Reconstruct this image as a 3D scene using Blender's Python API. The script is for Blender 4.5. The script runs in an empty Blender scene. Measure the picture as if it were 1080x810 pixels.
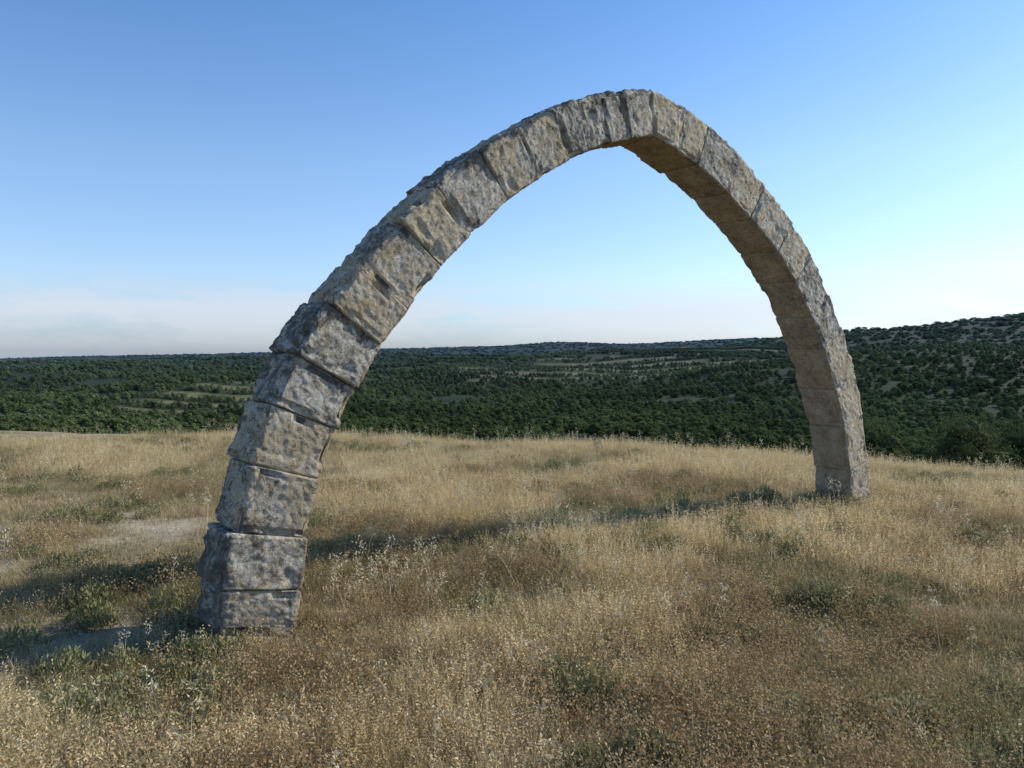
import bpy, math, random
from mathutils import Vector, noise as mn
random.seed(7)
R=random.random
def U(a,b): return a+(b-a)*random.random()
scene=bpy.context.scene
scene.view_settings.view_transform='Standard'
scene.view_settings.look='None'
scene.view_settings.exposure=0
def N3(x,y,z=0.0): return mn.noise(Vector((x,y,z)))
def FR(x,y,z=0.0,o=4): return mn.fractal(Vector((x,y,z)),1.0,2.0,o)
def sm(a,b,v):
    t=min(1,max(0,(v-a)/(b-a))); return t*t*(3-2*t)
def interp(pts,x):
    if x<=pts[0][0]: return pts[0][1]
    for (a,b),(c,d) in zip(pts,pts[1:]):
        if x<=c:
            t=(x-a)/(c-a); t=t*t*(3-2*t)*0.5+t*0.5
            return b+(d-b)*t
    return pts[-1][1]
# ------------------------------------------------------------- terrain function
R1=[(-1600,-30),(-1028,-24),(-730,-16),(-514,-14),(-200,-14),(0,-10),(235,-3),(450,11),(771,43),(1157,80),(1700,106)]
R2=[(-3500,-60),(-1700,-20),(-600,10),(-100,22),(240,44),(600,34),(1300,64),(3000,120)]
def edge_s(x,y):
    xc=max(-40,min(40,x))
    return (y-(13.8-0.33*xc+0.7*N3(x*0.12,3.3)))/1.05
def H(x,y):
    s=edge_s(x,y)
    z=0.03*N3(x*0.9,y*0.9)+0.07*N3(x*0.22,y*0.22,5)
    z-=0.035*max(0,x-2)*sm(5,12,y)
    z-=0.022*max(0,min(y,40)-6.5)
    if y<9: z-=0.085*math.exp(-((x+1.7)/1.6)**2-((y-4.2)/1.1)**2)
    if s<=0: return z
    z-=0.38*s*s/(s+7)
    w=sm(60,200,s)
    if w>0:
        k=1800/max(y,1800)
        t=sm(430,1800,y)
        f=-42+(interp(R1,x*k)+42)*t
        if y>1800: f-=(y-1800)*0.03
        f+=38*math.exp(-((x-480)/260)**2-((y-760)/240)**2)
        f+=12*math.exp(-((x+520)/200)**2-((y-900)/200)**2)
        f+=16*math.exp(-((x+250)/110)**2-((y-700)/120)**2)
        f+=9*math.exp(-((x-150)/250)**2-((y-1350)/200)**2)
        f+=8*FR(x/260,y/260,1.7)*sm(150,500,s)
        g=interp(R2,x*4200/max(y,500))-((y-4200)/900)**2*30
        if g>f: f=g
        z=max(z,-60)*(1-w)+f*w
    return z
FIELDS=[(-218,575,58,140),(110,1060,220,230),(-760,1560,130,120),(330,1350,120,100),(-330,1250,110,70)]
def field(x,y):
    v=0
    for cx,cy,rx,ry in FIELDS:
        d=math.hypot((x-cx)/rx,(y-cy)/ry)+0.35*N3(x/60,y/60,9)
        v=max(v,1-sm(0.8,1.0,d))
    return v
def terrace(x,y):
    return math.modf(14*math.log(max(50,y+0.25*x+14*math.sin(x/55)+6*math.sin(x/21)))+1000)[0]
# ------------------------------------------------------------- node helpers
def new_mat(name):
    m=bpy.data.materials.new(name); m.use_nodes=True
    m.node_tree.nodes.clear(); return m,m.node_tree
class NB:
    def __init__(s,nt): s.nt=nt
    def n(s,t,**k):
        nd=s.nt.nodes.new(t)
        for a,b in k.items(): setattr(nd,a,b)
        return nd
    def l(s,a,b): s.nt.links.new(a,b)
    def noise(s,vec,scale,detail=4,rough=0.55,dist=0):
        nd=s.n('ShaderNodeTexNoise'); s.l(vec,nd.inputs['Vector'])
        nd.inputs['Scale'].default_value=scale; nd.inputs['Detail'].default_value=detail
        nd.inputs['Roughness'].default_value=rough; nd.inputs['Distortion'].default_value=dist
        return nd.outputs['Fac']
    def ramp(s,f,stops):
        nd=s.n('ShaderNodeValToRGB'); e=nd.color_ramp.elements
        while len(e)<len(stops): e.new(0.5)
        for i,(p,c) in enumerate(stops):
            e[i].position=p
            e[i].color=(c,c,c,1) if isinstance(c,(int,float)) else (*c,1)
        s.l(f,nd.inputs['Fac']); return nd.outputs['Color']
    def mix(s,f,a,b,mode='MIX'):
        nd=s.n('ShaderNodeMix',data_type='RGBA',blend_type=mode)
        for i,v in ((0,f),(6,a),(7,b)):
            if hasattr(v,'links'): s.l(v,nd.inputs[i])
            elif i==0: nd.inputs[0].default_value=v
            else: nd.inputs[i].default_value=(*v,1)
        return nd.outputs[2]
    def math(s,op,a,b=0.0,clamp=False):
        nd=s.n('ShaderNodeMath',operation=op,use_clamp=clamp)
        for i,v in ((0,a),(1,b)):
            if hasattr(v,'links'): s.l(v,nd.inputs[i])
            else: nd.inputs[i].default_value=v
        return nd.outputs[0]
    def maprange(s,v,a,b,c=0.0,d=1.0):
        nd=s.n('ShaderNodeMapRange'); s.l(v,nd.inputs[0])
        for i,q in enumerate((a,b,c,d)): nd.inputs[i+1].default_value=q
        return nd.outputs[0]
    def pos(s): return s.n('ShaderNodeNewGeometry').outputs['Position']
    def attr(s,name): return s.n('ShaderNodeAttribute',attribute_name=name).outputs['Fac']
    def haze(s,col,hc=(0.13,0.21,0.265)):  # aerial haze painted into the base colour by distance from the origin
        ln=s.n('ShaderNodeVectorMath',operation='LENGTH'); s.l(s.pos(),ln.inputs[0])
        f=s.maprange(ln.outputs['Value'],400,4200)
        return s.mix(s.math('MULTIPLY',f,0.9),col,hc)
    def bsdf(s,col,rough=0.9,bump=None,trans=0.0):
        out=s.n('ShaderNodeOutputMaterial')
        if trans>0:
            d=s.n('ShaderNodeBsdfDiffuse'); t=s.n('ShaderNodeBsdfTranslucent'); m=s.n('ShaderNodeMixShader')
            s.l(col,d.inputs[0]); s.l(col,t.inputs[0]); m.inputs[0].default_value=trans
            s.l(d.outputs[0],m.inputs[1]); s.l(t.outputs[0],m.inputs[2]); s.l(m.outputs[0],out.inputs[0])
            return
        p=s.n('ShaderNodeBsdfPrincipled'); s.l(col,p.inputs['Base Color'])
        p.inputs['Roughness'].default_value=rough
        p.inputs['Specular IOR Level'].default_value=0.15
        if bump: s.l(bump,p.inputs['Normal'])
        s.l(p.outputs[0],out.inputs[0])
    def bump(s,h,dist,strength=1.0,prev=None):
        b=s.n('ShaderNodeBump'); s.l(h,b.inputs['Height'])
        b.inputs['Distance'].default_value=dist; b.inputs['Strength'].default_value=strength
        if prev: s.l(prev,b.inputs['Normal'])
        return b.outputs[0]
# ------------------------------------------------------------- materials
def stone_mat():
    m,nt=new_mat('weathered_limestone'); b=NB(nt); P=b.pos()
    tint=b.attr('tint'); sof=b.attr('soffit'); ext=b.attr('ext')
    base=b.ramp(b.noise(P,6,8,0.65),[(0.3,(0.43,0.34,0.215)),(0.5,(0.60,0.50,0.345)),(0.7,(0.70,0.61,0.46))])
    gf=b.ramp(b.math('ADD',b.noise(P,2.3,6,0.65,0.4),b.math('MULTIPLY',tint,0.42)),[(0.42,0.0),(0.58,1.0)])
    grey=b.ramp(b.noise(P,13,9,0.8),[(0.39,(0.17,0.155,0.13)),(0.48,(0.42,0.385,0.32)),(0.58,(0.74,0.69,0.60))])
    c=b.mix(b.math('MULTIPLY',gf,0.88),base,grey)
    lich=b.ramp(b.noise(P,7.5,10,0.84,0.8),[(0.54,0.0),(0.57,1.0)])
    c=b.mix(b.math('MULTIPLY',lich,0.7),c,(0.76,0.72,0.63))
    ora=b.ramp(b.noise(P,5.0,9,0.8,1.3),[(0.54,0.0),(0.60,1.0)])
    c=b.mix(b.math('MULTIPLY',ora,0.55),c,(0.52,0.37,0.16))
    sx=b.n('ShaderNodeSeparateXYZ'); b.l(P,sx.inputs[0])
    low=b.maprange(sx.outputs[2],0.1,1.5,0.02,0.0)
    bias=b.math('ADD',b.math('MULTIPLY',ext,0.06),low)
    dk=b.ramp(b.math('ADD',b.math('ADD',b.noise(P,4.6,10,0.88,0.7),bias),b.math('MULTIPLY',tint,0.07)),[(0.555,0.0),(0.58,1.0)])
    c=b.mix(b.math('MULTIPLY',dk,0.78),c,(0.10,0.088,0.072))
    dk2=b.ramp(b.noise(P,20,9,0.87,0.5),[(0.565,0.0),(0.59,1.0)])
    c=b.mix(b.math('MULTIPLY',dk2,0.72),c,(0.09,0.08,0.068))
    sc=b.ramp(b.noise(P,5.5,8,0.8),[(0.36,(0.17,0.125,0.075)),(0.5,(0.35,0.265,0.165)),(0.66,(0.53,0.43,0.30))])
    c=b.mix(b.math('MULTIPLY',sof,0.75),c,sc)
    fine=b.ramp(b.noise(P,75,8,0.8),[(0.38,0.5),(0.52,1.0),(0.75,1.1)])
    c=b.mix(1.0,c,fine,'MULTIPLY')
    n1=b.bump(b.noise(P,22,10,0.8),0.03,0.6)
    n2=b.bump(b.noise(P,90,8,0.8),0.015,0.8,n1)
    b.bsdf(c,0.95,n2); return m
def mortar_mat():
    m,nt=new_mat('old_mortar'); b=NB(nt); P=b.pos()
    c=b.ramp(b.noise(P,20),[(0.3,(0.12,0.10,0.075)),(0.7,(0.26,0.22,0.17))])
    b.bsdf(c,0.95); return m
def ground_mat():
    m,nt=new_mat('dry_earth_and_hills'); b=NB(nt); P=b.pos()
    near=b.ramp(b.noise(P,0.9,8,0.65),[(0.3,(0.14,0.12,0.06)),(0.45,(0.26,0.21,0.11)),(0.6,(0.40,0.32,0.18)),(0.75,(0.52,0.43,0.29))])
    sp=b.ramp(b.noise(P,28,6,0.75),[(0.35,0.5),(0.6,1.1)])
    near=b.mix(1.0,near,sp,'MULTIPLY')
    bare=b.attr('bare')
    bc=b.ramp(b.noise(P,9,8,0.7),[(0.3,(0.33,0.265,0.17)),(0.7,(0.55,0.46,0.33))])
    near=b.mix(b.math('MULTIPLY',bare,0.85),near,bc)
    fl=b.ramp(b.noise(P,0.009,10,0.7),[(0.35,(0.016,0.026,0.009)),(0.56,(0.026,0.038,0.014)),(0.70,(0.045,0.052,0.023)),(0.80,(0.10,0.095,0.05))])
    fv=b.ramp(b.noise(P,0.12,6,0.8),[(0.35,0.5),(0.65,1.4)])
    fl=b.mix(1.0,fl,fv,'MULTIPLY')
    sx=b.n('ShaderNodeSeparateXYZ'); b.l(P,sx.inputs[0])
    X=sx.outputs[0]; Y=sx.outputs[1]
    s1=b.math('MULTIPLY',b.math('SINE',b.math('DIVIDE',X,55)),14)
    s2=b.math('MULTIPLY',b.math('SINE',b.math('DIVIDE',X,21)),6)
    yy=b.math('ADD',b.math('ADD',Y,b.math('MULTIPLY',X,0.25)),b.math('ADD',s1,s2))
    zz=b.math('ADD',b.math('MULTIPLY',b.math('LOGARITHM',b.math('MAXIMUM',yy,50),math.e),14),1000)
    st=b.math('FRACT',zz)
    fc=b.ramp(st,[(0.0,(0.045,0.055,0.02)),(0.4,(0.06,0.07,0.027)),(0.5,(0.25,0.205,0.105)),(0.9,(0.185,0.16,0.075)),(1.0,(0.05,0.06,0.025))])
    fn=b.ramp(b.noise(P,0.03,8,0.75),[(0.40,0.0),(0.56,0.85)])
    fc=b.mix(fn,fc,(0.045,0.055,0.02))
    fl=b.mix(b.attr('field'),fl,fc)
    fl=b.mix(b.attr('track'),fl,(0.38,0.32,0.23))
    fl=b.haze(fl,(0.03,0.052,0.070))  # hill colour carries a painted distance haze
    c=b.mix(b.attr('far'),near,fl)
    n1=b.bump(b.noise(P,18,8,0.7),0.04,0.8)
    b.bsdf(c,0.95,n1); return m
def grass_mat(name,cols,trans=0.35,root=(0.10,0.078,0.038),patch=None,pa=0.65):
    m,nt=new_mat(name); b=NB(nt); P=b.pos()
    oi=b.n('ShaderNodeObjectInfo').outputs['Random']
    f=b.math('ADD',b.math('MULTIPLY',oi,0.6),b.math('MULTIPLY',b.noise(P,0.8,3,0.6),0.9))
    f=b.math('SUBTRACT',f,0.25)
    n=len(cols)
    c=b.ramp(f,[(i/(n-1)*0.8+0.1,k) for i,k in enumerate(cols)])
    if patch:
        pf=b.ramp(b.noise(P,0.7,4,0.65),[(0.46,0.0),(0.58,1.0)])
        c=b.mix(b.math('MULTIPLY',pf,pa),c,patch)
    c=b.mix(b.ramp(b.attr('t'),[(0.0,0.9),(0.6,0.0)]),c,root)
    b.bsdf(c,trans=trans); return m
def leaf_mat(name,a,c2,trans=0.2,haze=True):
    m,nt=new_mat(name); b=NB(nt); P=b.pos()
    oi=b.n('ShaderNodeObjectInfo').outputs['Random']
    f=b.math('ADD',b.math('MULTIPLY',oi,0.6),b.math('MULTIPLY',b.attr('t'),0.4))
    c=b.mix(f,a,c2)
    if haze:
        v=b.ramp(b.noise(P,0.006,2),[(0.35,0.65),(0.65,1.4)])
        c=b.mix(1.0,c,v,'MULTIPLY'); c=b.haze(c)  # far foliage is tinted bluish to paint in the haze
    b.bsdf(c,trans=trans); return m
def flat_mat(name,a,c2,scale,haze=False):
    m,nt=new_mat(name); b=NB(nt); P=b.pos()
    c=b.mix(b.noise(P,scale,6,0.7),a,c2)
    if haze: c=b.haze(c)
    b.bsdf(c,0.9); return m
# ------------------------------------------------------------- mesh helper
def mk(name,verts,faces,mats,attrs=None,smooth=False,fm=None,link=True):
    me=bpy.data.meshes.new(name); me.from_pydata(verts,[],faces)
    for mt in mats: me.materials.append(mt)
    for k,v in (attrs or {}).items():
        a=me.attributes.new(k,'FLOAT','POINT'); a.data.foreach_set('value',v)
    if smooth: me.polygons.foreach_set('use_smooth',[True]*len(faces))
    if fm: me.polygons.foreach_set('material_index',fm)
    me.update()
    o=bpy.data.objects.new(name,me)
    if link: scene.collection.objects.link(o)
    return o
def scatter(name,pts,srcs):
    col=bpy.data.collections.new(name+'_parts')
    for o in srcs: col.objects.link(o)
    me=bpy.data.meshes.new(name); me.from_pydata([p[:3] for p in pts],[],[])
    a=me.attributes.new('scl','FLOAT_VECTOR','POINT'); a.data.foreach_set('vector',[v for p in pts for v in p[3:6]])
    a=me.attributes.new('rot','FLOAT_VECTOR','POINT'); a.data.foreach_set('vector',[v for p in pts for v in p[6:9]])
    a=me.attributes.new('idx','INT','POINT'); a.data.foreach_set('value',[random.randrange(len(srcs)) for p in pts])
    o=bpy.data.objects.new(name,me); scene.collection.objects.link(o)
    ng=bpy.data.node_groups.new(name+'_scatter','GeometryNodeTree')
    ng.interface.new_socket('Geometry',in_out='INPUT',socket_type='NodeSocketGeometry')
    ng.interface.new_socket('Geometry',in_out='OUTPUT',socket_type='NodeSocketGeometry')
    gi=ng.nodes.new('NodeGroupInput'); go=ng.nodes.new('NodeGroupOutput')
    ip=ng.nodes.new('GeometryNodeInstanceOnPoints'); ci=ng.nodes.new('GeometryNodeCollectionInfo')
    ci.inputs['Collection'].default_value=col
    ci.inputs['Separate Children'].default_value=True; ci.inputs['Reset Children'].default_value=True
    def na(n,t):
        q=ng.nodes.new('GeometryNodeInputNamedAttribute'); q.data_type=t; q.inputs['Name'].default_value=n
        return q.outputs['Attribute']
    L=ng.links.new
    L(gi.outputs[0],ip.inputs['Points']); L(ci.outputs[0],ip.inputs['Instance'])
    ip.inputs['Pick Instance'].default_value=True
    L(na('idx','INT'),ip.inputs['Instance Index'])
    L(na('rot','FLOAT_VECTOR'),ip.inputs['Rotation']); L(na('scl','FLOAT_VECTOR'),ip.inputs['Scale'])
    L(ip.outputs[0],go.inputs[0])
    md=o.modifiers.new('scatter','NODES'); md.node_group=ng
    return o
# ------------------------------------------------------------- arch
AX,AY=-1.47,4.5
TX,TY=0.813,0.583
BX,BY=-0.583,0.813      # towards the back of the arch
def catmull(P,n=24):
    out=[]
    Q=[P[0]]+P+[P[-1]]
    for i in range(1,len(Q)-2):
        p0,p1,p2,p3=[Vector(q) for q in Q[i-1:i+3]]
        for k in range(n):
            t=k/n
            out.append(0.5*((2*p1)+(-p0+p2)*t+(2*p0-5*p1+4*p2-p3)*t*t+(-p0+3*p1-3*p2+p3)*t**3))
    out.append(Vector(P[-1])); return out
LEFT=[(0.16,-0.40),(0.235,-0.02),(0.345,0.60),(0.487,1.056),(0.695,1.453),(0.975,1.835),(1.348,2.255),(1.81,2.655),(2.364,3.005),(2.8,3.19),(3.17,3.285)]
RIGHT=[(6.10,-0.45),(6.07,0.0),(5.92,0.743),(5.596,1.506),(5.15,2.131),(4.572,2.656),(3.868,3.06),(3.5,3.2),(3.17,3.285)]
def resample(curve,lens):
    cum=[0]
    for a,b in zip(curve,curve[1:]): cum.append(cum[-1]+(b-a).length)
    tot=cum[-1]; s=sum(lens); pos=[0]
    for l in lens: pos.append(pos[-1]+l/s*tot)
    out=[]
    for p in pos:
        i=0
        while i<len(cum)-2 and cum[i+1]<p: i+=1
        t=(p-cum[i])/(cum[i+1]-cum[i])
        pt=curve[i].lerp(curve[i+1],t)
        i0=max(0,i-6); i1=min(len(curve)-1,i+7)
        tg=(curve[i1]-curve[i0]).normalized()
        out.append((pt,tg,p/tot))
    return out
arch_v=[];arch_f=[];arch_t=[];arch_s=[];arch_e=[]
def unit_grid(n):
    idx={};vs=[];fs=[]
    def gv(p):
        k=tuple(round(c*1000) for c in p)
        if k not in idx: idx[k]=len(vs); vs.append(p)
        return idx[k]
    for ax in range(3):
        for sg in (-1,1):
            for i in range(n):
                for j in range(n):
                    q=[]
                    for (di,dj) in ((0,0),(1,0),(1,1),(0,1)):
                        a=-1+2*(i+di)/n; c=-1+2*(j+dj)/n
                        a=math.sin(a*math.pi/2)*0.35+a*0.65; c=math.sin(c*math.pi/2)*0.35+c*0.65
                        p=[0,0,0]; p[ax]=sg; p[(ax+1)%3]=a; p[(ax+2)%3]=c
                        q.append(gv(tuple(p)))
                    if sg<0: q.reverse()
                    fs.append(q)
    return vs,fs
GV,GF=unit_grid(44)
TH=0.42
def block(I0,I1,E0,E1,seed,back0,back1,we,ra):
    ha=((I1-I0).length+(E1-E0).length)/4; hr=((E0-I0).length+(E1-I1).length)/4; ht=(back1-back0)/2
    h=(ha,hr,ht); off=len(arch_v); tint=random.uniform(-0.5,0.5)
    flip=((E0-I0).x*(I1-I0).y-(E0-I0).y*(I1-I0).x)
    tl=[U(-0.012,0.012)*we for _ in range(3)]
    for (a,r,c) in GV:
        q=(a*ha,r*hr,c*ht)
        sx,sy,sz=q[0]+seed*3.1,q[1]+seed*1.7,q[2]+seed*5.3
        p=Vector((sx,sy,sz))
        nl=N3(sx*5,sy*5,sz*5)
        rad=0.020+0.016*nl
        if r>0: rad+=0.030*we*r
        rad=max(0.006,rad)
        raa=max(0.003,ra*(1+0.9*nl))
        rv=(raa,rad,rad)
        inn=[max(-(hh-rr),min(hh-rr,qq)) for hh,qq,rr in zip(h,q,rv)]
        d=Vector([(qq-ii)/rr for qq,ii,rr in zip(q,inn,rv)])
        if d.length>1e-9: d.normalize()
        dp=0.005*N3(sx*2.7,sy*2.7,sz*2.7)+0.004*mn.fractal(p*7,0.7,2.1,4)+0.0045*mn.fractal(p*28,0.6,2.1,3)
        pk=max(0,N3(sx*6,sy*6,sz*6+40)-0.42); dp-=pk*0.07*we
        ne=sum(1 for hh,qq in zip(h,q) if hh-abs(qq)<0.045)
        if ne>=2:
            e=max(0,mn.noise(p*5.5+Vector((9,9,9)))-0.0)
            dp-=e*0.08*(we if r>0.8 else 0.35+0.5*we)
        if r>0.99: dp+=0.014*mn.noise(p*5)*we+0.013*mn.fractal(p*14,0.8,2,3)
        k=1.0 if abs(a)<0.999 else 0.12
        w=[ii+dd*(rr+dp*(k if j else 0.35*k)) for j,(ii,dd,rr) in enumerate(zip(inn,d,rv))]
        A=(w[0]/ha+1)/2; RR=(w[1]/hr+1)/2
        A=0.003+A*0.994
        P=(I0.lerp(I1,A)).lerp(E0.lerp(E1,A),RR)
        cc=(back0+back1)/2+w[2]+tl[0]*a+tl[1]*r
        arch_v.append((AX+TX*P.x+BX*cc,AY+TY*P.x+BY*cc,P.y))
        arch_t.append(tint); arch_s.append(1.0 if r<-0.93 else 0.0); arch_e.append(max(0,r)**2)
    for f in GF:
        g=[off+i for i in f]
        if flip<0: g.reverse()
        arch_f.append(g)
core=[]
def build_side(pts,lens,side):
    J=resample(catmull(pts),lens)
    for i in range(len(J)-1):
        ext=[]
        s0=J[i][2]; var=1.0-0.72*sm(0.35,0.6,s0)
        base_off=(U(-0.022,0.032) if side<0 else U(-0.008,0.008))*(var if side<0 else 1)
        for (pt,tg,s) in (J[i],J[i+1]):
            n=Vector((-tg.y,tg.x)) if side<0 else Vector((tg.y,-tg.x))
            if s>0.999: n=Vector((0,1))
            if side<0: D=0.475-0.105*sm(0.1,0.95,s)
            else: D=0.385-0.005*sm(0.1,0.7,s)
            ext.append(pt+n*(D+base_off*(0 if s>0.999 else 1)+U(-.010,.010)*var*(side<0 and s<0.99)))
            core.append((side,s,pt+n*0.04,pt+n*(D-0.06)))
        s=J[i][2]
        jk=0.020*var if side<0 else 0.005
        jit=U(-jk,jk); th=U(-0.007,0.007)
        ra=(0.014-0.010*sm(0.25,0.6,s)) if side<0 else 0.004
        we=(1.0-0.45*sm(0.4,0.8,s)) if side<0 else 0.5
        block(J[i][0]+Vector((U(-.012,.012)*(side<0 and s<0.6 and s>0),0)),J[i+1][0],ext[0],ext[1],random.random()*20+i,jit+th,TH+jit-th,we,ra)
build_side(LEFT,[0.36,0.29,0.33,0.38,0.34,0.30,0.35,0.31,0.42,0.35,0.44,0.38,0.34,0.22,0.24,0.24,0.26],-1)
build_side(RIGHT,[0.46,0.36,0.45,0.40,0.44,0.36,0.42,0.36,0.44,0.38,0.40,0.26,0.28],1)
nstone=len(arch_f)
seq=[c for c in core if c[0]<0]+[c for c in reversed(core) if c[0]>0]
o0=len(arch_v)
for c in seq:
    for P in (c[2],c[3]):
        for cc in (0.035,TH-0.035):
            arch_v.append((AX+TX*P.x+BX*cc,AY+TY*P.x+BY*cc,P.y)); arch_t.append(0); arch_s.append(0); arch_e.append(0)
for i in range(len(seq)-1):
    a=o0+4*i; b_=a+4
    for p,q in ((0,1),(1,3),(3,2),(2,0)): arch_f.append([a+p,a+q,b_+q,b_+p])
fm=[0]*nstone+[1]*(len(arch_f)-nstone)
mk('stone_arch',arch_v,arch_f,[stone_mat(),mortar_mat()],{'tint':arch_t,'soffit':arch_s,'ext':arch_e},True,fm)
# ------------------------------------------------------------- terrain sheet
def bare(x,y):
    d=math.hypot((x+4.6)/2.4,(y-6.8)/1.7)
    v=1-sm(0.4,1.25,d)
    d2=math.hypot((x+3.0)/1.9,(y-4.3)/0.8); v=max(v,0.7*(1-sm(0.4,1.2,d2)))
    d3=math.hypot((x+7)/3,(y-9.2)/1.4); v=max(v,0.7*(1-sm(0.3,1.2,d3)))
    n=0.5+0.9*FR(x*0.9,y*0.9,4)
    return max(0,min(1,v*n*1.4))
ths=[]
a=-180.0
while a<-56: ths.append(a); a+=4
a=-56
while a<56: ths.append(a); a+=0.22
while a<180: ths.append(a); a+=4
rs=[0.5]
while rs[-1]<9500: rs.append(rs[-1]*1.024)
tv=[(0,0,H(0,0))]; tf=[]; at={'far':[0],'field':[0],'bare':[0],'track':[0]}
nT=len(ths)
def track_y(x): return 290+0.1*(x-200)+12*math.sin(x/50)
for r in rs:
    for th in ths:
        x=r*math.sin(math.radians(th)); y=r*math.cos(math.radians(th))
        s=edge_s(x,y)
        tv.append((x,y,H(x,y)))
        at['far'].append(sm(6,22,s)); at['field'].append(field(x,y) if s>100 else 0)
        at['bare'].append(bare(x,y) if r<20 else 0)
        at['track'].append(1-sm(5,9,abs(y-track_y(x))) if (s>60 and x>100) else 0)
for j in range(nT): tf.append([0,1+(j+1)%nT,1+j])
for i in range(len(rs)-1):
    for j in range(nT):
        a0=1+i*nT+j; a1=1+i*nT+(j+1)%nT
        tf.append([a0,a1,a1+nT,a0+nT])
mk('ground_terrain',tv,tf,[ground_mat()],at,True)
# ------------------------------------------------------------- grass sources
def blade(vs,fs,ts,x,y,z0,h,w,lean,ang,curve=0.5,seg=3,t0=0.0):
    dx,dy=math.cos(ang),math.sin(ang); px,py=-dy,dx
    base=len(vs)
    for i in range(seg+1):
        t=i/seg; o=lean*(t*(1-curve)+curve*t*t); ww=w*(1-t*0.85)/2
        zz=z0+h*t*(1-0.15*curve*t)
        if i<seg:
            vs.append((x+dx*o+px*ww,y+dy*o+py*ww,zz)); vs.append((x+dx*o-px*ww,y+dy*o-py*ww,zz)); ts+= [t0+t*(1-t0)]*2
        else:
            vs.append((x+dx*o,y+dy*o,zz)); ts.append(1.0)
    for i in range(seg-1):
        b=base+2*i; fs.append([b,b+1,b+3,b+2])
    b=base+2*(seg-1); fs.append([b,b+1,b+2])
    return (x+dx*lean,y+dy*lean,z0+h*(1-0.15*curve))
def diamond(vs,fs,ts,c,L,w,d):
    d=d.normalized(); s=d.cross(Vector((U(-1,1),U(-1,1),U(-1,1)))).normalized()*w
    b=len(vs); c=Vector(c)
    for p in (c,c+d*L*0.45+s,c+d*L,c+d*L*0.45-s): vs.append(tuple(p)); ts.append(1.0)
    fs.append([b,b+1,b+2,b+3])
def tuft(name,mat,nb,rad,h,w,lean,heads=0.0,hl=0.02,hw=0.003,nh=6,hspread=0.05):
    vs,fs,ts=[],[],[]
    for i in range(nb):
        a=U(0,6.283); r=rad*math.sqrt(R()); hh=h*U(0.4,1.1)
        x,y=r*math.cos(a),r*math.sin(a)
        aa=a+U(-1.6,1.6)
        tip=blade(vs,fs,ts,x,y,-0.02,hh,w*U(0.6,1.2),lean*hh*U(0.1,1.3),aa,U(0.2,0.9),2)
        if R()<heads:
            for k in range(nh):
                q=Vector(tip)-Vector((math.cos(aa)*lean*0.25,math.sin(aa)*lean*0.25,1))*hspread*k/nh*1.6
                diamond(vs,fs,ts,q,hl*U(.7,1.2),hw,Vector((U(-1,1)+math.cos(aa),U(-1,1)+math.sin(aa),U(-0.4,1.2))))
    return mk(name,vs,fs,[mat],{'t':ts},link=False)
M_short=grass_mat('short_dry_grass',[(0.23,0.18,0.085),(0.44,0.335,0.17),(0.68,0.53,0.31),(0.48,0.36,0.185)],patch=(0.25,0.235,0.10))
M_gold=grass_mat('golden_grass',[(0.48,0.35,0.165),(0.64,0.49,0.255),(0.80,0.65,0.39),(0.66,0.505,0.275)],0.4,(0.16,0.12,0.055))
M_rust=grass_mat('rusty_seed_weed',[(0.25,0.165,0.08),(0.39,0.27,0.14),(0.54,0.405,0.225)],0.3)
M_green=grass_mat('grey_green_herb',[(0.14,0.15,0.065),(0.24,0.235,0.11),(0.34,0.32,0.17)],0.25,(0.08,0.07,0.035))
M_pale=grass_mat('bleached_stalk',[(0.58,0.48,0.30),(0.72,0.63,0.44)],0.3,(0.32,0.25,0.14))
short=[tuft('short_tuft',M_short,55,0.11,U(0.06,0.12),0.0035,1.0,0.12,0.012,0.0025,3,0.03) for _ in range(6)]
mid=[tuft('mid_tuft',M_short,34,0.10,U(0.15,0.23),0.003,0.8,0.5,0.014,0.003,5,0.05) for _ in range(5)]
gold=[tuft('gold_tuft',M_gold,52,0.13,U(0.26,0.38),0.0035,0.6,0.45,0.022,0.004,7,0.09) for _ in range(6)]
def weed(name,mat):
    vs,fs,ts=[],[],[]
    for i in range(9):
        a=U(0,6.283); hh=U(0.06,0.21)
        tip=blade(vs,fs,ts,U(-.05,.05),U(-.05,.05),-0.01,hh,0.0028,hh*U(.1,.7),a,0.3)
        for k in range(12):
            q=Vector(tip)+Vector((U(-.03,.03),U(-.03,.03),U(-.07,.015)))
            diamond(vs,fs,ts,q,0.013,0.0042,Vector((U(-1,1),U(-1,1),U(-.3,1))))
    return mk(name,vs,fs,[mat],{'t':ts},link=False)
weeds=[weed('seed_weed',M_rust) for _ in range(4)]
def herb(name,mat,rad,h,n,leaf):
    vs,fs,ts=[],[],[]
    for i in range(n):
        a=U(0,6.283); r=rad*R()**0.75; k=math.sqrt(max(0,1-(r/rad)**2))
        z=h*k*U(0.2,1.0)
        diamond(vs,fs,ts,(r*math.cos(a),r*math.sin(a),z),leaf*U(.6,1.4),leaf*0.2,Vector((U(-1,1),U(-1,1),U(0,1.8))))
        for q in range(4): ts[-1-q]=min(1,0.2+z/h)
    return mk(name,vs,fs,[mat],{'t':ts},link=False)
herbs=[herb('low_herb',M_green,U(.12,.2),U(.07,.13),320,0.030) for _ in range(5)]
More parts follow.
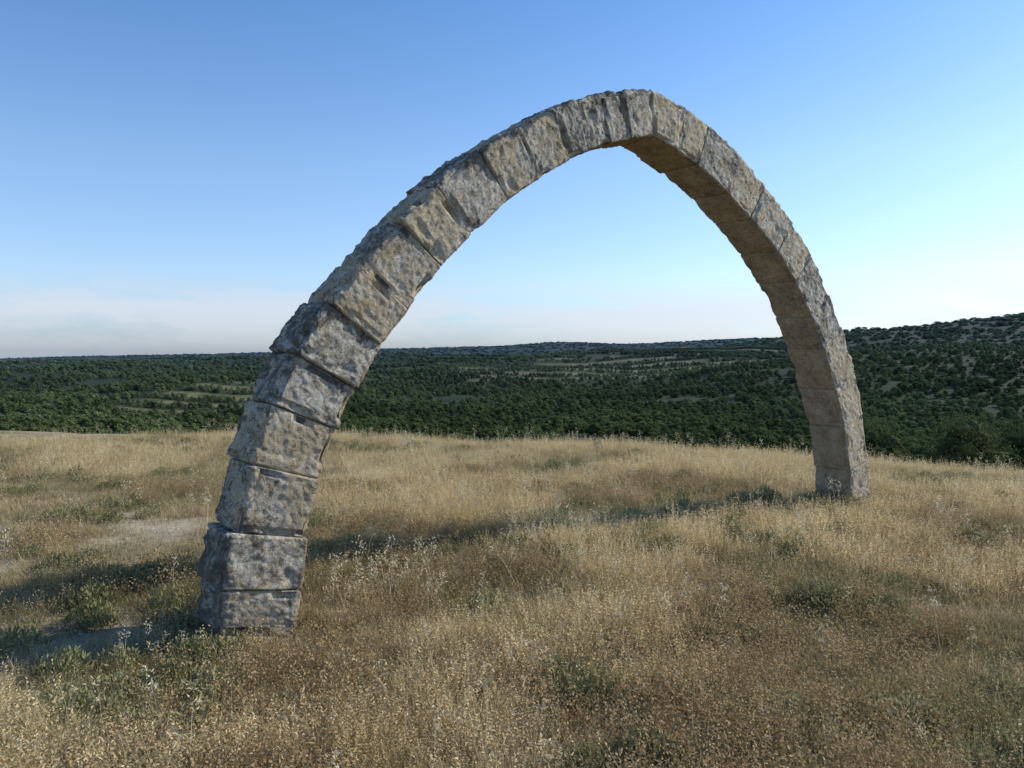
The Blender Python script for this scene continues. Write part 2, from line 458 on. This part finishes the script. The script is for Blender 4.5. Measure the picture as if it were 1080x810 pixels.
def stalk(name,mat):
    vs,fs,ts=[],[],[]
    for i in range(random.choice((1,2,3))):
        a=U(0,6.283); hh=U(0.3,0.55)
        tip=blade(vs,fs,ts,U(-.03,.03),U(-.03,.03),-0.02,hh,0.005,hh*U(.05,.35),a,0.6,5)
        for k in range(26):
            q=Vector(tip)+Vector((math.cos(a)*U(-.06,.01),math.sin(a)*U(-.06,.01),U(-.11,.02)))+Vector((U(-.018,.018),U(-.018,.018),0))
            diamond(vs,fs,ts,q,0.026,0.004,Vector((U(-1,1),U(-1,1),U(-.9,.9))))
    return mk(name,vs,fs,[mat],{'t':ts},link=False)
stalks=[stalk('oat_stalk',M_pale) for _ in range(6)]
def nearpt(rmin,rmax,p=1.0):
    while True:
        th=math.radians(U(-44,44)); r=rmin+(rmax-rmin)*R()**p
        x,y=r*math.sin(th),r*math.cos(th)
        if edge_s(x,y)<3.5: return x,y,r
def inst(x,y,s,sz=None,tilt=0.15,dz=0.0):
    sz=s if sz is None else sz
    return (x,y,H(x,y)+dz,s,s,sz,U(-tilt,tilt),U(-tilt,tilt),U(0,6.283))
def footclear(x,y):
    return math.hypot((x+1.5)/1.0,(y-3.9)/0.75)<1
def tallmask(x,y):
    v=0.22+1.2*FR(x*0.4,y*0.4,2.0)
    d=math.hypot((x-0.3)/3.2,(y-8.0)/2.3)
    v+=0.5*(1-sm(0.5,1.2,d))
    v+=0.35*sm(8.5,11,y)
    v+=0.22*sm(1.5,3.5,x)*sm(4.5,6,y)
    v-=0.7*(1-sm(-3.4,-1.6,x))*(1-sm(9.5,12,y))
    if y<5.2: v-=0.08
    return v
pts=[]
for _ in range(20000):
    x,y,r=nearpt(1.8,18.5,1.15)
    if R()<bare(x,y)*0.95: continue
    s=U(0.7,1.3)*(1+0.025*r); pts.append(inst(x,y,s,s*U(.7,1.1)))
scatter('short_dry_grass',pts,short)
pts=[]
for _ in range(9500):
    x,y,r=nearpt(1.9,18.5,1.1)
    if R()<bare(x,y)*1.3: continue
    m=0.5+1.25*FR(x*0.8,y*0.8,7)
    if x<-1.6 and y<9: m-=0.12
    if m<U(.25,.6) or (footclear(x,y) and R()<.7): continue
    pts.append(inst(x,y,U(0.5,1.25)*(1+0.01*r),None,0.3))
scatter('dry_grass',pts,mid)
pts=[]
for _ in range(15000):
    x,y,r=nearpt(2.8,18.5,0.85)
    m=tallmask(x,y)+0.25*N3(x*1.6,y*1.6,33)
    if m<U(0.36,0.6) or footclear(x,y): continue
    s=U(0.5,0.95)*(0.6+0.4*min(1.1,m)); pts.append(inst(x,y,s*1.2,s*U(.7,1.15),0.3))
for cx,cy,k,n in ((-1.35,4.45,0.7,55),(3.35,8.1,1.1,130)):
    for _ in range(n):
        a=U(0,6.28); rr=U(0.31,0.7)
        x=cx+rr*math.cos(a); y=cy+rr*math.sin(a)
        if x<-1.5 and R()<0.5: continue
        pts.append(inst(x,y,U(0.35,0.8)*k,None,0.3))
scatter('golden_grass',pts,gold)
pts=[]
for _ in range(6500):
    x,y,r=nearpt(1.9,11,1.0)
    if bare(x,y)>0.3: continue
    m=0.55+1.1*FR(x*0.6,y*0.6,17)
    if x<-1.5: m-=0.15
    if m<U(0.35,0.7): continue
    pts.append(inst(x,y,U(0.6,1.3)))
scatter('rusty_weeds',pts,weeds)
pts=[]
for _ in range(4200):
    x,y,r=nearpt(1.9,17,1.0)
    m=0.45+1.2*FR(x*0.85,y*0.85,27)
    if x<-0.8: m+=0.06
    if m<U(0.42,0.88): continue
    s=U(0.35,1.1); pts.append(inst(x,y,s,s*U(.6,1.4)))
for _ in range(34):
    t=R(); pts.append(inst(3.3-2.0*t+U(-.35,.35),8.2-0.6*t+U(-.3,.3),U(.6,1.2),U(.8,2.0)))
scatter('low_green_herbs',pts,herbs)
pts=[]
for _ in range(1200):
    x,y,r=nearpt(2.4,18.5,0.8)
    if tallmask(x,y)<0.3 and R()<0.75: continue
    if footclear(x,y): continue
    pts.append(inst(x,y,U(0.45,1.0),None,0.3))
for _ in range(14): pts.append(inst(-1.75+U(-.35,.15),4.0+U(-.15,.2),U(.35,.7),None,0.3))
for _ in range(34): pts.append(inst(-0.75+U(-.4,.3),5.0+U(-.3,.4),U(.6,.95),None,0.3))
scatter('wild_oat_stalks',pts,stalks)
vs,fs,ts=[],[],[]
def arch_pt(u,z,c): return (AX+TX*u+BX*c,AY+TY*u+BY*c,z)
for (u,z) in ((1.93,3.05),(2.1,3.17),(3.5,3.60),(3.42,3.62),(1.75,2.93)):
    bx,by,bz=arch_pt(u,z,0.2)
    for k in range(16):
        blade(vs,fs,ts,bx+U(-.03,.03),by+U(-.03,.03),bz-0.05,U(.07,.15),0.003,U(0,.07),U(0,6.28),0.6)
mk('arch_weeds',vs,fs,[M_gold],{'t':ts})
def rock(name,mat):
    vs,fs=unit_grid(7); sd=U(0,50); out=[]
    for p in vs:
        v=Vector(p).normalized(); k=1+0.35*mn.noise(v*1.3+Vector((sd,0,0)))+0.12*mn.noise(v*4+Vector((0,sd,0)))
        v=v*k; out.append((v.x,v.y*0.8,v.z*0.5))
    return mk(name,out,fs,[mat],smooth=False,link=False)
M_rock=flat_mat('pale_field_stone',(0.25,0.21,0.16),(0.52,0.47,0.38),14)
rocks=[rock('field_stone',M_rock) for _ in range(4)]
pts=[]
for _ in range(2600):
    x,y,r=nearpt(2,16)
    if R()>bare(x,y)*0.9+0.04: continue
    s=0.008+0.035*R()**4; pts.append(inst(x,y,s,None,0.5))
scatter('scattered_stones',pts,rocks)
# ------------------------------------------------------------- trees
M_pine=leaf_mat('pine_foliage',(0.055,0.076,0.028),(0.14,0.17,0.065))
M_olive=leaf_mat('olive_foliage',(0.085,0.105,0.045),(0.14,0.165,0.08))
M_shrub=leaf_mat('shrub_foliage',(0.045,0.06,0.024),(0.12,0.14,0.055),0.2,False)
M_bark=flat_mat('bark',(0.07,0.05,0.035),(0.16,0.12,0.085),20)
ICO=[(0,0,1),(0.894,0,0.447),(0.276,0.851,0.447),(-0.724,0.526,0.447),(-0.724,-0.526,0.447),(0.276,-0.851,0.447),
     (0.724,0.526,-0.447),(-0.276,0.851,-0.447),(-0.894,0,-0.447),(-0.276,-0.851,-0.447),(0.724,-0.526,-0.447),(0,0,-1)]
ICF=[(0,1,2),(0,2,3),(0,3,4),(0,4,5),(0,5,1),(1,6,2),(2,7,3),(3,8,4),(4,9,5),(5,10,1),(2,6,7),(3,7,8),(4,8,9),(5,9,10),(1,10,6),(11,7,6),(11,8,7),(11,9,8),(11,10,9),(11,6,10)]
def tree(name,mat,h,w,trunk,nleaf,leaf,lobes,heart=0.62):
    vs,fs,ts,fm=[],[],[],[]
    def tube(p,q,r0,r1):
        d=(Vector(q)-Vector(p)); s=d.orthogonal().normalized(); t=d.cross(s).normalized(); b=len(vs)
        for pt,rr in ((p,r0),(q,r1)):
            for k in range(5):
                a=k*1.2566; vs.append(tuple(Vector(pt)+s*math.cos(a)*rr+t*math.sin(a)*rr)); ts.append(0)
        for k in range(5): fs.append([b+k,b+(k+1)%5,b+5+(k+1)%5,b+5+k]); fm.append(1)
    top=(U(-.1,.1)*h,U(-.1,.1)*h,h*0.75)
    tube((0,0,-0.3),(top[0]*.4,top[1]*.4,trunk),h*0.035,h*0.025); tube((top[0]*.4,top[1]*.4,trunk),top,h*0.025,h*0.008)
    L=[]
    for i in range(lobes):
        a=i*2.4+U(-.4,.4); f=(i+0.5)/lobes; z=trunk+(h-trunk)*f*0.9
        env=math.sin(math.pi*min(1,0.28+f*0.72))**0.7
        rr=w*0.5*env*U(.35,.75)
        c=Vector((math.cos(a)*rr,math.sin(a)*rr,z)); lr=w*U(.2,.32)
        L.append((c,lr)); tube((top[0]*f*.6,top[1]*f*.6,z*0.85),tuple(c),h*0.012,h*0.004)
        b=len(vs)      # dense twiggy heart of each bough
        for q in ICO:
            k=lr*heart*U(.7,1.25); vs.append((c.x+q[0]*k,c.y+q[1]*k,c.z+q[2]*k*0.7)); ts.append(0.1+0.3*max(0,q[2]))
        for g in ICF: fs.append([b+j for j in g]); fm.append(0)
    for i in range(nleaf):
        c,lr=random.choice(L)
        v=Vector((random.gauss(0,1),random.gauss(0,1),random.gauss(0,1))).normalized()
        p=c+Vector((v.x,v.y,v.z*0.7))*lr*(0.55+0.5*R())
        d=Vector((U(-1,1),U(-1,1),U(-1,1))).normalized(); s=d.orthogonal().normalized()
        b=len(vs); l=leaf*U(.6,1.3)
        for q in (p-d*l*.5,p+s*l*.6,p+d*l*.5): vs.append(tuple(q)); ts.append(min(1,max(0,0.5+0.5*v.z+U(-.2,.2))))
        fs.append([b,b+1,b+2]); fm.append(0)
    return mk(name,vs,fs,[mat,M_bark],{'t':ts},fm=fm,link=False)
pines=[tree('pine',M_pine,U(4.5,6.8),U(4.4,6.2),U(0.3,0.8),420,0.62,int(U(8,12))) for _ in range(6)]
olives=[tree('olive',M_olive,3.4,3.8,0.5,240,0.48,7) for _ in range(3)]
pts=[];opts=[]
for _ in range(68000):
    th=math.radians(U(-44,44)); r=math.exp(U(math.log(75),math.log(5400)))
    x,y=r*math.sin(th),r*math.cos(th); s=edge_s(x,y)
    if s<45: continue
    if x>100 and -11<y-track_y(x)<8: continue
    if field(x,y)>0.4: continue
    d=0.5+0.9*FR(x/110,y/110,3.0)+0.3*(1-sm(350,520,r))+0.25*sm(900,1500,r)
    if d<U(0.05,0.32): continue
    k=U(0.45,1.2)*(1+0.5*sm(700,3000,r)); pts.append(inst(x,y,k*(1+1.6*sm(600,2600,r)),k*U(.7,1.05)*(1-0.3*sm(1300,3000,r)),0.06))
scatter('pine_forest',pts,pines)
for _ in range(60000):
    cx,cy,rx,ry=random.choice(FIELDS)
    x=cx+U(-1.1,1.1)*rx; y=cy+U(-1.1,1.1)*ry
    if field(x,y)<0.5: continue
    if terrace(x,y)>0.42: continue
    if R()<0.4+0.35*N3(x/40,y/40): continue
    if cy<600 and R()<0.7: continue
    k=U(.6,1.3); opts.append((x,y,H(x,y),k,k,k,0,0,U(0,6.28)))
random.shuffle(opts); opts=opts[:7500]
scatter('olive_grove',opts,olives)
for (x,y,sc) in ((10.6,18.5,0.75),(12.9,20.0,0.95),(14.6,22.3,1.1),(9.0,19.9,0.75),(17.0,25,1.4)):
    o=tree('juniper_shrub',M_shrub,2.9*sc,3.0*sc,0.25,9000,0.085*sc,22,0.45)
    o.location=(x,y,H(x,y)); scene.collection.objects.link(o)
M_wall=flat_mat('ochre_plaster',(0.42,0.3,0.2),(0.5,0.38,0.27),0.5,False)
M_roof=flat_mat('clay_tiles',(0.3,0.13,0.08),(0.4,0.2,0.12),1.0,False)
M_dark=flat_mat('dark_opening',(0.02,0.02,0.02),(0.04,0.04,0.04),1.0)
hx,hy=322,1480; hz=H(hx,hy)+0.5
e=bpy.data.objects.new('farmhouse',None); scene.collection.objects.link(e); e.location=(hx,hy,hz)
def child(n,v,f,m):
    o=mk(n,v,f,[m]); o.parent=e
W,D,h1,h2=8,4.5,6.5,8.8
child('walls',[(-W,-D,-2),(W,-D,-2),(W,D,-2),(-W,D,-2),(-W,-D,h1),(W,-D,h1),(W,D,h1),(-W,D,h1),(-W,0,h2),(W,0,h2)],
 [[0,1,5,4],[1,2,6,9,5],[2,3,7,6],[3,0,4,8,7]],M_wall)
child('roof',[(-W-.5,-D-.5,h1-.1),(W+.5,-D-.5,h1-.1),(W+.5,0,h2+.15),(-W-.5,0,h2+.15),(-W-.5,D+.5,h1-.1),(W+.5,D+.5,h1-.1)],[[0,1,2,3],[3,2,5,4]],M_roof)
wv=[];wf=[]
for zx in (1.2,4.2):
    for xx in (-5.5,-2,2,5.5):
        b=len(wv); hh=1.4 if not(zx<2 and xx==2) else 2.2
        z0=zx if hh<2 else 0.5
        wv+=[(xx-.5,-D-.05,z0),(xx+.5,-D-.05,z0),(xx+.5,-D-.05,z0+hh),(xx-.5,-D-.05,z0+hh)]; wf.append([b,b+1,b+2,b+3])
child('windows_and_door',wv,wf,M_dark)
# ------------------------------------------------------------- light
el=math.radians(31); hd=Vector((0.925,0.375,0)).normalized()
S=Vector((hd.x*math.cos(el),hd.y*math.cos(el),math.sin(el)))
ld=bpy.data.lights.new('sun','SUN'); ld.energy=5.0; ld.angle=math.radians(0.5); ld.color=(1.0,0.945,0.84)
lo=bpy.data.objects.new('sun',ld); scene.collection.objects.link(lo); lo.rotation_euler=S.to_track_quat('Z','Y').to_euler(); lo.location=(20,8,15)
w=bpy.data.worlds.new('World'); scene.world=w; w.use_nodes=True; nt=w.node_tree; nt.nodes.clear(); b=NB(nt)
sky=b.n('ShaderNodeTexSky'); sky.sky_type='NISHITA'; sky.sun_disc=False
sky.sun_elevation=el; sky.sun_rotation=math.atan2(hd.x,hd.y); sky.altitude=300
sky.air_density=1.0; sky.dust_density=0.7; sky.ozone_density=2.0
tc=b.n('ShaderNodeTexCoord').outputs['Generated']
sx=b.n('ShaderNodeSeparateXYZ'); b.l(tc,sx.inputs[0])
tintc=b.ramp(sx.outputs[2],[(0.0,(0.58,0.70,0.98)),(0.09,(0.80,0.89,1.0)),(0.22,(0.82,0.94,1.0)),(0.45,(0.52,0.82,1.0))])
skc=b.mix(1.0,sky.outputs[0],tintc,'MULTIPLY')
skc=b.mix(1.0,skc,(1.15,1.15,1.25),'MULTIPLY')
band=b.ramp(sx.outputs[2],[(0.0,0.2),(0.03,0.8),(0.052,1.0),(0.066,0.6),(0.09,0.0)])
mp=b.n('ShaderNodeMapping'); b.l(tc,mp.inputs[0]); mp.inputs['Scale'].default_value=(1,1,4)
mp.inputs['Location'].default_value=(0.35,0.2,0)
cn=b.ramp(b.noise(mp.outputs[0],4.0,9,0.62,0.3),[(0.42,0.0),(0.53,1.0)])
cf=b.math('MULTIPLY',b.math('MULTIPLY',band,cn),0.55)
c=b.mix(cf,skc,(5.2,5.2,5.6))
bg=b.n('ShaderNodeBackground'); b.l(c,bg.inputs[0]); bg.inputs[1].default_value=0.15
ow=b.n('ShaderNodeOutputWorld'); b.l(bg.outputs[0],ow.inputs[0])
# ------------------------------------------------------------- camera
cd=bpy.data.cameras.new('camera'); cd.lens=28; cd.sensor_width=36; cd.clip_end=30000; cd.clip_start=0.05
co=bpy.data.objects.new('camera',cd); scene.collection.objects.link(co)
co.location=(0,0,1.6); co.rotation_euler=(math.radians(90-2.4),0,0); scene.camera=co
